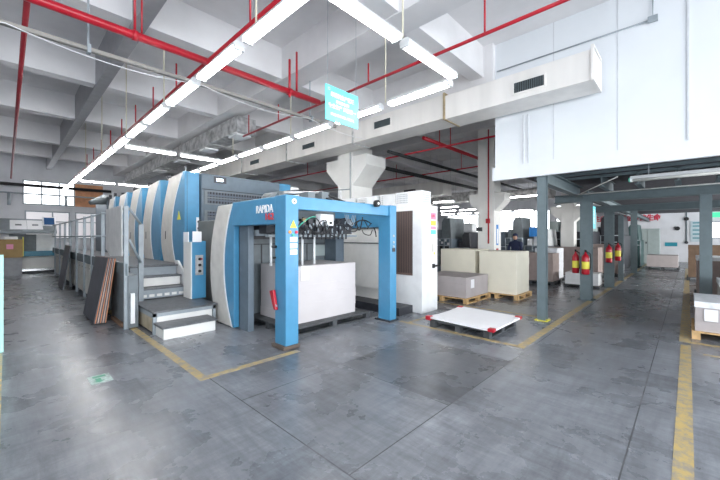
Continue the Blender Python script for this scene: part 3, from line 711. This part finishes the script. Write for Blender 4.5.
# ------------------------------------------------------------ leaning boards
def lean(xb, y0, y1, th, zt, xt, label, edge=copper):
    t = thing('leaning_board', label, 'board', (xb, (y0 + y1) / 2, 0), 'dark boards leaning on the walkway')
    d = Vector((xt - xb, 0, zt)); nrm = Vector((-d.z, 0, d.x)).normalized()
    def quad(a, b):
        A = Vector((xb, 0, 0)) + nrm * a; B = Vector((xb, 0, 0)) + nrm * b
        A.z += th; B.z += th
        return [(A.x, A.z), (B.x, B.z), (B.x + d.x, B.z + d.z), (A.x + d.x, A.z + d.z)]
    MB().prism(quad(0, th * .55), 'y', y0, y1).build('board_core', edge, t)
    MB().prism(quad(th * .55, th), 'y', y0 - .001, y1 + .001).build('board_face', board_dk, t)
labs = ['front dark board of the leaning bundle by the walkway, broad face showing', 'second dark board of the leaning bundle with copper edge', 'middle dark board of the leaning bundle', 'fourth dark board of the leaning bundle', 'rearmost dark board of the leaning bundle against the walkway panel']
for k, l in enumerate(labs): lean(1.13 + .036 * k, 7.72 - .01 * k, 8.95, .03, 1.17, 1.335 + .022 * k, l, copper if k % 2 == 0 else mat('board_edge_pale', (.55, .42, .36), .6))
lean(1.2, 13.4, 14.7, .03, 1.3, 1.38, 'single grey board leaning alone farther down the walkway', grey_m)
tag(MB().box(1.42, 1.5, 7.25, 8.1, 0, .06).build('timber_batten', mat('brown_timber', (.22, .13, .08), .7)), 'brown timber batten on the floor behind the leaning boards', 'timber')

# ------------------------------------------------------------ paper pallets
def pallet(parent, x0, x1, y0, y1, m, h=.13, deck=3):
    mb = MB().box(x0, x1, y0, y1, h - .025, h); mb.build('deck_boards', m, parent)
    nx = 3
    for i in range(nx):
        for j in range(3):
            x = x0 + (x1 - x0 - .1) * i / 2; y = y0 + (y1 - y0 - .1) * j / 2
            MB().box(x, x + .1, y, y + .1, .02, h - .026).build('block', m, parent)
    for j in range(3):
        y = y0 + (y1 - y0 - .1) * j / 2; MB().box(x0, x1, y, y + .1, 0, .019).build('bottom_board', m, parent)
def stack(name, lab, cat, x0, x1, y0, y1, z1, m, pm, o=.04, group=None, h=.13, top=None):
    p = thing('pallet', 'pallet under the ' + lab, 'pallet', ((x0 + x1) / 2, (y0 + y1) / 2, 0), 'pallets')
    pallet(p, x0 - o, x1 + o, y0 - o, y1 + o, pm, h)
    s = MB(); rnd = random.Random(len(C.objects)); z = h; nl = max(3, int((z1 - h) / .16)); dz = (z1 - h) / nl
    for i in range(nl):
        a, b = rnd.uniform(-.004, .004), rnd.uniform(-.004, .004); s.box(x0 + a, x1 + a, y0 + b, y1 + b, z + (.0005 if i else 0), z + dz); z += dz
    t = s.build(name, m); tag(t, lab, cat, group)
    if top: MB().box(x0 - .01, x1 + .01, y0 - .01, y1 + .01, z1 - .08, z1 + .012).build('top_wrap', top, t)
    return t
s0 = stack('paper_stack', 'large pale stack of printing paper inside the blue frame', 'paper stack', 3.36, 4.79, 4.74, 5.85, 1.1, paper, wood_dk, .2)
box('stack_label', sheetw, 3.47, 3.64, 4.728, 4.735, .86, 1.1, s0)
stack('paper_stack', 'low grey board stack on a wooden pallet beside the white cabinet', 'paper stack', 7.62, 8.86, 3.82, 5.1, .62, paper_g, wood, .05)
tag(MB().box(7.86, 8.03, 3.806, 3.815, .35, .56).build('paper_note', sheetw), 'small white note on the low grey board stack', 'paper')
stack('paper_stack', 'tall cream board stack behind the low grey stack', 'paper stack', 8.98, 9.9, 4.24, 5.3, 1.25, paper_c, wood)
stack('paper_stack', 'tall cream board stack right in front of the concrete column', 'paper stack', 8.95, 9.9, 3.13, 4.10, 1.22, paper_c, wood, .06)
# the low loaded pallet with white sheets
p = thing('pallet', 'dark pallet under the flat white sheets in front of the white cabinet', 'pallet', (5.8, 2.8, 0), 'pallets')
pallet(p, 5.24, 6.38, 2.24, 3.32, wood_dk, .13)
t = thing('sheet_pile', 'thin pile of white sheets with red corner guards on a low dark pallet', 'paper', (5.8, 2.8, .13))
b = MB()
N = 8
V = {}
for top in (0, 1):
    for i in range(N + 1):
        for j in range(N + 1):
            u, v = i / N, j / N; sag = -.0 + .03 * ((2 * u - 1) ** 2) * (v)
            V[top, i, j] = b.bm.verts.new((5.2 + 1.24 * u, 2.16 + 1.2 * v, .133 + top * .03 + sag))
for i in range(N):
    for j in range(N):
        b.bm.faces.new((V[1, i, j], V[1, i + 1, j], V[1, i + 1, j + 1], V[1, i, j + 1])); b.bm.faces.new((V[0, i, j], V[0, i, j + 1], V[0, i + 1, j + 1], V[0, i + 1, j]))
for i in range(N):
    for (a, c) in (((i, 0), (i + 1, 0)), ((N, i), (N, i + 1)), ((i + 1, N), (i, N)), ((0, i + 1), (0, i))):
        b.bm.faces.new((V[0, *a], V[0, *c], V[1, *c], V[1, *a]))
b.build('sheets', sheetw, t)
for x, y in ((5.19, 2.15), (6.35, 2.15), (6.35, 3.28), (5.19, 3.28)):
    MB().box(x, x + .1, y, y + .1, .125, .18 + (.02 if y > 3 else 0)).build('corner_guard', red, t, .01)
# stacks beyond
stack('carton_stack', 'pinkish carton stack on the far side of the front mezzanine column', 'stack of cartons', 12.45, 13.2, 3.2, 4.6, 1.05, cartonp, wood_dk)
s = stack('carton_stack', 'white-sided carton stack standing right of the pinkish carton stack', 'stack of cartons', 13.3, 14.2, 3.3, 4.0, 1.2, film, wood_dk)
stack('carton_stack', 'large pinkish board stack behind the two columns with extinguishers', 'stack of cartons', 15.2, 16.1, 2.4, 4.1, 1.2, cartonp, wood_dk)
stack('carton_stack', 'low white carton row on the floor behind the extinguisher column', 'stack of cartons', 12.7, 13.4, 2.0, 2.9, .45, white_p, wood_dk, h=.08)
stack('carton_stack', 'upright grey board stack beside the slim aisle column', 'stack of cartons', 17.0, 18.0, 2.0, 2.9, 1.3, cartonp, wood_dk)
stack('carton_stack', 'small carton bale left of the farthest aisle column', 'stack of cartons', 16.9, 17.5, 1.88, 1.98, .5, film, wood_dk)
stack('carton_stack', 'grey board bale lying before the far wall at the aisle end', 'stack of cartons', 22.3, 23.5, .35, 1.5, .7, paper_g, wood_dk)
s = stack('wrapped_stack', 'grey paper stack in white film at the right edge, note on side', 'wrapped pallet load', 7.52, 8.6, -1.5, -.08, .58, paper_g, wood, top=film)
box('note', sheetw, 7.503, 7.512, -.33, -.18, .3, .48, s)
stack('wrapped_stack', 'white topped stack just behind the wrapped stack at the right edge', 'wrapped pallet load', 8.95, 9.9, -1.7, -.42, .78, paper_g, wood_dk, top=film)
stack('carton_stack', 'tall reddish-brown carton stack at the right edge behind the right aisle column', 'stack of cartons', 11.0, 12.0, -2.2, -.62, 1.72, cartonp, wood_dk)
stack('carton_stack', 'brown carton stack left of the right aisle column beside the yellow line', 'stack of cartons', 12.2, 13.4, -1.6, -.16, 1.08, cartonp, wood_dk, top=film)
stack('carton_stack', 'dark brown box behind the brown carton stack by the far wall', 'stack of cartons', 17.5, 18.4, -.9, .0, 1.3, carton, wood_dk)
tag(MB().box(10.9, 11.3, -.75, -.55, 1.74, 2.05).build('divider_screen', plastic_tank), 'pale plastic sheet standing on the tall brown carton stack', 'sheet')

# ------------------------------------------------------------ electrical cabinets
def ecab(x0, x1, y0, y1, zt, lab, special=False):
    t = thing('electrical_cabinet', lab, 'electrical cabinet', ((x0 + x1) / 2, (y0 + y1) / 2, 0), 'white electrical cabinets behind the feeder')
    b = box('body', white_p if special else offwhite, x0, x1, y0, y1, .0, zt, t, .01); WORLD[b.name] = WORLD[t.name]
    v = box('vent_box', white_p, x0 + .02, x1 - .22, y0 + .03, y1 - .02, zt, zt + .30, t, .008); WORLD[v.name] = WORLD[t.name]
    box('vent_grille', lou_white, x0 + .012, x0 + .02, y0 + .38, y1 - .06, zt + .05, zt + .26, v)
    box('vent_grille', lou_white, x0 + .06, x1 - .26, y0 + .022, y0 + .03, zt + .05, zt + .26, v)
    return t, b
t, b = ecab(6.0, 6.6, 3.98, 4.70, 2.28, 'tall white electrical cabinet with brown ribbed side and coloured stickers', True)
box('ribbed_curtain', ribbed, 5.985, 6.0, 4.22, 4.66, .78, 2.16, t)
for z0, z1, m in ((1.98, 2.12, pink), (1.85, 1.95, yellow), (1.77, 1.83, pink), (1.66, 1.75, cyan)): box('sticker', m, 6.33, 6.52, 3.972, 3.98, z0, z1, b)
text('sticker_text', '危险', redtx, .07, (6.4, 3.97, 2.05), '-y', b, .001)
box('switch_plate', beige, 6.36, 6.42, 3.965, 3.98, 1.28, 1.45, b); box('switch_plate', yellow, 6.44, 6.48, 3.972, 3.98, 1.22, 1.27, b)
MB().tube([(6.42, 3.96, .97), (6.62, 3.93, .98)], .02).box(6.38, 6.45, 3.95, 3.98, .93, 1.02).build('handle', black, b)
ecab(6.3, 6.9, 4.92, 5.42, 2.32, 'white electrical cabinet with louvred top, second in the row behind the right frame post')
ecab(6.3, 6.9, 5.46, 6.2, 2.32, 'white electrical cabinet with louvred top, third in the row near the concrete column')
ecab(6.3, 6.9, 6.24, 6.98, 2.32, 'white electrical cabinet half hidden by the concrete column')
box('cabinet_plinth', dark, 5.5, 5.97, 4.2, 6.9, 0, .16)
tag(bpy.data.objects['cabinet_plinth'], 'low dark metal plinth on the floor in front of the electrical cabinets', 'plinth')
t = thing('wall_rack', 'grimy white panel with brackets behind the right side of the feeder', 'panel', (6.2, 5.8, .5))
box('panel', offwhite, 6.22, 6.27, 4.9, 6.6, .35, 1.85, t)
MB().box(6.2, 6.22, 4.92, 6.6, 1.44, 1.46).box(6.2, 6.22, 5.0, 5.05, 1.48, 1.78).tube([(6.18, 4.95, 1.84), (6.18, 6.6, 1.84)], .03).build('bracket', dark, t)

# ------------------------------------------------------------ fire extinguishers
def extinguisher(x, y, z, r, lab):
    t = thing('fire_extinguisher', lab, 'fire extinguisher', (x, y, z), 'fire extinguishers on the aisle columns')
    prof = [(0, 0), (.9, .0), (1, .03), (1, .40), (.85, .46), (.5, .5), (.28, .52), (.28, .56)]
    MB().tube([(x, y, z + h) for _, h in prof[1:]], [max(.01, q * r) for q, _ in prof[1:]], 16).build('cylinder', red, t)
    MB().tube([(x, y, z + .14), (x, y, z + .32)], r * 1.01, 16, cap=False).build('label_band', yellow, t)
    MB().tube([(x, y, z + .56), (x, y, z + .60)], .02).box(x - .05, x + .03, y - .015, y + .015, z + .60, z + .615).box(x - .05, x + .02, y - .015, y + .015, z + .565, z + .575).build('valve', black, t)
    MB().tube([(x, y - .02, z + .57), (x - .02, y - r - .02, z + .52), (x - .02, y - r - .03, z + .3), (x - .02, y - r - .01, z + .12)], .012, 8).build('hose', black, t)
extinguisher(10.12, 1.86, .66, .085, 'red fire extinguisher with yellow label hung on the front of the second aisle column')
extinguisher(10.33, 2.12, .66, .08, 'red fire extinguisher on the left side of the second aisle column')
extinguisher(13.18, 1.80, .8, .085, 'red fire extinguisher with yellow label on the third aisle column')
extinguisher(13.42, 1.6, .85, .08, 'partly hidden red fire extinguisher right of the third aisle column')
t = thing('hanging_sign', 'small cyan vertical sign with white characters beside the second aisle column', 'sign', (10.6, 1.7, 1.95))
box('board', cyan, 10.47, 10.86, 1.77, 1.785, 1.82, 2.4, t)
text('lettering', '消\n防', sheetw, .2, (10.665, 1.768, 2.12), '-y', t, .001, bold=.002)

# ------------------------------------------------------------ far machines
def far_machine(x, y, w, l, z, lab, top=True, m=grey_b, m2=None):
    t = thing('printing_machine', lab, 'machine', (x, y, 0))
    box('body', m, x, x + w, y, y + l, 0, z * .62, t, .03)
    MB().prism([(y + .05, z * .62), (y + l * .72, z * .62), (y + l * .68, z * .93), (y + l * .55, z), (y + .12, z)], 'x', x + .1, x + w - .1).build('hood', m2 or m, t, .03)
    box('console', m2 or m, x + .1, x + .7, y + l * .76, y + l * .98, z * .62, z * .78, t, .02); box('access_opening', black, x - .01, x, y + l * .15, y + l * .4, z * .12, z * .5, t); box('access_opening', black, x - .01, x, y + l * .55, y + l * .85, z * .12, z * .5, t)
    mb = MB()
    for zz in (z * .5, z * .62): mb.tube([(x - .15, y, zz), (x - .15, y + l, zz)], .02)
    for k in range(4): mb.tube([(x - .15, y + l * k / 3, 0), (x - .15, y + l * k / 3, z * .62)], .02)
    mb.build('railing', steel_l, t); return t
far_machine(13.5, 8.35, 1.5, .95, 1.95, 'dark grey press unit in the far hall, leftmost beside the white cabinet', m=grey_b)
t = far_machine(13.5, 7.45, 1.5, .8, 2.45, 'grey press tower with small white marks left of the concrete column', m=grey_b, m2=grey_m)
for k, (y, z) in enumerate(((7.55, 1.25), (7.68, 1.4), (7.85, 1.3), (7.98, 1.42))): box('white_mark', sheetw, 13.48, 13.495, y, y + .1, z, z + .1, t)
far_machine(13.9, 6.75, 1.3, .65, 1.8, 'low dark press unit just left of the concrete column', m=dark)
far_machine(16.4, 6.15, 1.4, .8, 1.85, 'low dark press unit just right of the concrete column', m=grey_b)
far_machine(16.2, 5.35, 1.4, .75, 2.5, 'tall narrow grey press tower behind the person', m=grey_b, m2=grey_m)
t = far_machine(16.2, 4.3, 1.6, .95, 1.95, 'press unit with blue plastic cover left of the front mezzanine column', m=grey_b, m2=plastic_tank)
box('blue_cover', bluetx, 16.16, 16.28, 4.5, 5.1, 1.62, 2.02, t)
far_machine(21.5, 6.6, 1.6, 1.8, 2.2, 'dark press unit seen low under the bright window right of the concrete column', m=grey_b)
far_machine(18.0, 3.1, 2.0, 1.75, 3.0, 'big dark machine with pale hood and rails between the first two mezzanine columns', m=dark, m2=greycab)
far_machine(20.5, 2.25, 3.0, 1.3, 2.7, 'black machine behind the third aisle column near the far wall', m=dark)
far_machine(24.3, 1.9, 2.0, .8, 2.3, 'dark green and black machine left of the pale cabinet at the far wall', m=mat('machine_dark_green', (.04, .09, .09), .5))
t = thing('storage_cabinet', 'pale grey-green double cabinet against the far wall at the aisle end', 'cabinet', (27, 1.8, 0))
box('body', greycab, 26.6, 27.2, 1.2, 2.3, .02, 2.1, t, .01); box('door', greycab, 26.57, 26.6, 1.22, 1.74, .1, 2.05, t); box('door', greycab, 26.57, 26.6, 1.76, 2.28, .1, 2.05, t)
box('lock', dark, 26.55, 26.57, 1.78, 1.84, 1.2, 1.32, t)
# white plastic tanks on far machines
for x, y, z, l in ((13.8, 8.5, 1.96, 'on the leftmost far press unit'), (14.2, 6.8, 1.81, 'on the low press unit left of the concrete column')):
    tag(MB().box(x, x + .45, y, y + .45, z, z + .4).build('plastic_tank', plastic_tank, None, .06), 'white translucent plastic tank ' + l, 'tank')
# far wall details
text_o = text('wall_lettering', '安全生产 质量是企业的生命', redtx, .45, (29.97, 3.5, 2.88), '-x', None, .01, 4.4, bold=.015)
tag(text_o, 'red wall lettering high on the far wall at the aisle end', 'lettering')
t = tag(box('wall_sign', mat('teal_sign', (.02, .28, .36), .5), 29.96, 29.99, .5, 1.1, 1.0, 1.25), 'small teal sign low on the far wall', 'sign')
t = thing('wall_chart', 'pale framed notice chart on the far wall left of the right aisle column', 'notice', (29.97, -.4, 1.3))
box('board', mat('chart_pale', (.50, .60, .64), .5), 29.95, 29.99, -.65, -.1, 1.3, 2.6, t)
for z in (1.5, 1.75, 2.0, 2.25, 2.45): box('chart_line', mat('chart_teal', (.03, .25, .30), .5), 29.94, 29.95, -.55, -.2, z, z + .07, t)
t = thing('wall_conduit', 'dark conduit with round boxes on the far wall beside the notice chart', 'pipe', (29.9, .0, 1.3))
MB().tube([(29.96, .08, 3.8), (29.96, .08, 1.25)], .03).build('conduit_run', steel_g, t)
MB().tube([(29.96, .08, 2.75), (29.88, .08, 2.75)], .12, 12).build('round_box', black, t); MB().tube([(29.96, .08, 1.25), (29.88, .08, 1.25)], .09, 12).build('round_box', dark, t)
tag(MB().tube([(29.98, .5, 2.15), (29.86, .5, 2.15)], .13, 12).build('wall_bell', black), 'small black bell on the far wall left of the dark conduit', 'bell')
tag(box('exit_sign', green_sg, 29.94, 29.99, -1.7, -1.0, 2.8, 3.1), 'small green lit exit sign above the far right window', 'sign')

# ------------------------------------------------------------ person
def person():
    t = thing('person', 'person in navy jacket and cap standing behind the cream stacks', 'person', (13.5, 4.75, 0))
    me = bpy.data.meshes.new('body')
    pts = [((0, 0, .95), .13), ((0, 0, 1.15), .13), ((0, 0, 1.36), .15), ((0, 0, 1.46), .06), ((0, 0, 1.52), .06), ((-.01, 0, 1.60), .10), ((-.01, 0, 1.68), .085),
           ((0, .19, 1.38), .06), ((-.05, .24, 1.12), .048), ((-.2, .2, .95), .036), ((-.28, .18, .93), .035), ((0, -.19, 1.38), .06), ((-.05, -.24, 1.12), .048), ((-.2, -.2, .95), .036), ((-.28, -.18, .93), .035),
           ((0, .1, .88), .1), ((-.01, .11, .5), .07), ((.02, .12, .1), .045), ((-.1, .12, .04), .04), ((0, -.1, .88), .1), ((-.01, -.11, .5), .07), ((.02, -.12, .1), .045), ((-.1, -.12, .04), .04)]
    ed = [(0, 1), (1, 2), (2, 3), (3, 4), (4, 5), (5, 6), (2, 7), (7, 8), (8, 9), (9, 10), (2, 11), (11, 12), (12, 13), (13, 14), (0, 15), (15, 16), (16, 17), (17, 18), (0, 19), (19, 20), (20, 21), (21, 22)]
    me.from_pydata([p for p, _ in pts], ed, []); me.materials.append(navy)
    o = bpy.data.objects.new('body', me); C.objects.link(o); o.parent = t
    me.skin_vertices.new() if hasattr(me.skin_vertices, 'new') and not len(me.skin_vertices) else None
    sk = o.modifiers.new('skin', 'SKIN')
    lay = me.skin_vertices[0].data
    for i, (_, r) in enumerate(pts): lay[i].radius = (r, r)
    lay[0].use_root = True
    o.modifiers.new('sub', 'SUBSURF').levels = 1; o.modifiers['sub'].render_levels = 2
    bm = bmesh.new(); bmesh.ops.create_uvsphere(bm, u_segments=16, v_segments=10, radius=.1)
    for v in bm.verts: v.co = Vector((v.co.x * .95 - .03, v.co.y * .78, v.co.z * 1.15 + 1.6))
    for f in bm.faces: f.smooth = True
    m2 = bpy.data.meshes.new('face'); bm.to_mesh(m2); bm.free(); m2.materials.append(skin_m); fo = bpy.data.objects.new('face', m2); C.objects.link(fo); fo.parent = t
    bm = bmesh.new(); bmesh.ops.create_uvsphere(bm, u_segments=16, v_segments=10, radius=.112)
    bmesh.ops.bisect_plane(bm, geom=bm.verts[:] + bm.edges[:] + bm.faces[:], plane_co=(0, 0, .0), plane_no=(0, 0, -1), clear_outer=True)
    for v in bm.verts: v.co = Vector((v.co.x - .02, v.co.y * .85, v.co.z + 1.64))
    m3 = bpy.data.meshes.new('cap'); bm.to_mesh(m3); bm.free(); m3.materials.append(navy); ho = bpy.data.objects.new('cap', m3); C.objects.link(ho); ho.parent = t
person()

# ------------------------------------------------------------ console desk at the back wall
t = thing('press_desk', 'wide grey print inspection desk with sloping white sheets at the back wall', 'desk', (.7, 20.9, 0))
box('base', offwhite, -.35, 1.62, 20.75, 21.5, .12, .75, t, .02)
box('plinth', dark, -.2, 1.6, 20.8, 21.5, 0, .12, t)
box('blue_shelf', mat('desk_teal', (.05, .22, .32), .4), .2, 1.65, 20.55, 21.4, .76, .98, t, .01)
box('drawer_unit', white_p, .95, 1.6, 20.9, 21.5, .98, 1.72, t); box('open_shelf', grey_m, .1, .95, 21.0, 21.5, .98, 1.72, t)
box('chrome_rail', chrome, -.2, 1.6, 20.66, 20.74, .12, .2, t)
dk = MB().prism([(20.4, 1.75), (20.4, 1.86), (21.5, 2.42), (21.5, 1.75)], 'x', -.5, 1.6).build('sloping_top', mat('desk_grey', (.22, .25, .27), .5), t, .01); WORLD[dk.name] = WORLD[t.name]
def slope(mb, x0, x1, u0, u1, th=.012):
    f = lambda u: (20.4 + 1.1 * u, 1.86 + .56 * u)
    (a, b), (c, d) = f(u0), f(u1); mb.prism([(a, b), (c, d), (c - .006, d + th), (a - .006, b + th)], 'x', x0, x1); return mb
for x0, x1, lab in ((.12, .64, 'left printed sheet on the inspection desk'), (.65, 1.15, 'right printed sheet on the inspection desk')):
    q = slope(MB(), x0, x1, .12, .85).build('printed_sheet', sheetw); tag(q, lab, 'paper', 'sheets on the inspection desk')
    slope(MB(), x0 + .16, x0 + .36, .40, .52, .016).build('print_block', grey_m, q)
t = thing('monitor', 'small tilted blue screen at the right end of the inspection desk', 'monitor', (1.4, 20.9, 2.1))
MB().prism([(20.85, 2.1), (21.05, 2.1), (21.25, 2.5), (21.1, 2.52)], 'x', 1.15, 1.6).build('case', white_p, t, .01)
MB().prism([(20.87, 2.16), (20.845, 2.16), (21.07, 2.48), (21.09, 2.48)], 'x', 1.2, 1.55).build('screen', mat('screen_blue', (.03, .1, .25), .2), t)
t = tag(box('carton', mat('carton_brown', (.34, .23, .10), .8), -.32, .5, 20.0, 20.5, .75, 1.5), 'brown carton with pink note on a stand before the inspection desk', 'box')
box('pink_note', pink, .02, .22, 19.985, 19.995, 1.1, 1.3, t)
box('yellow_edge', yellow, .5, .52, 20.0, 20.5, .8, 1.6, t)
tag(box('carton_stand', mat('stand_grey', (.3, .31, .33), .5), -.3, .48, 20.05, 20.5, 0, .75), 'grey stand under the brown carton before the inspection desk', 'stand')
tag(box('white_tray', white_p, -.05, .35, 20.05, 20.35, 1.5, 1.62, None, .02), 'white tray on top of the brown carton', 'tray')
# left edge panel
tag(box('partition_panel', cyanb, -1.0, -.02, 6.86, 6.98, 0, 1.35), 'pale cyan upright panel at the far left edge of the picture', 'panel')
# floor exit sticker
t = tag(box('floor_sign', mat('floor_sign_pale', (.45, .55, .52), .5, var=.3, scale=30), .64, .84, 4.64, 4.92, 0.0005, .003), 'worn green and white floor sticker with arrow in the left walkway', 'floor sticker')
MB().prism([(.72, 4.66), (.78, 4.72), (.745, 4.72), (.745, 4.80), (.695, 4.80), (.695, 4.72), (.66, 4.72)], 'z', .003, .004).build('arrow', mat('arrow_green', (.05, .30, .18), .5), t)
MB().prism([(.68, 4.83), (.80, 4.83), (.80, 4.89), (.68, 4.89)], 'z', .003, .004).build('pictogram', mat('arrow_green', (.05, .30, .18), .5), t)

# ------------------------------------------------------------ light
w = bpy.data.worlds.new('world'); sc.world = w; w.use_nodes = True
bg = w.node_tree.nodes['Background']; bg.inputs[0].default_value = (.86, .93, 1., 1); bg.inputs[1].default_value = 1.7
vs = sc.view_settings; vs.view_transform = 'Standard'; vs.look = 'None'; vs.gamma = 1; vs.use_curve_mapping = False
vs.exposure = 1.25

def window_light(loc, rot, sx, sy, power, col):
    l = bpy.data.lights.new('daylight_window', 'AREA'); l.shape = 'RECTANGLE'; l.size = sx; l.size_y = sy; l.energy = power; l.color = col
    o = bpy.data.objects.new('daylight_window', l); C.objects.link(o); o.location = loc; o.rotation_euler = rot
window_light((1, -7.9, 2.6), (PI / 2 + .12, 0, 0), 12, 3.6, 330, (.95, .98, 1.))
window_light((17, -7.9, 1.5), (PI / 2, 0, 0), 9, 1.8, 600, (1., .98, .94))
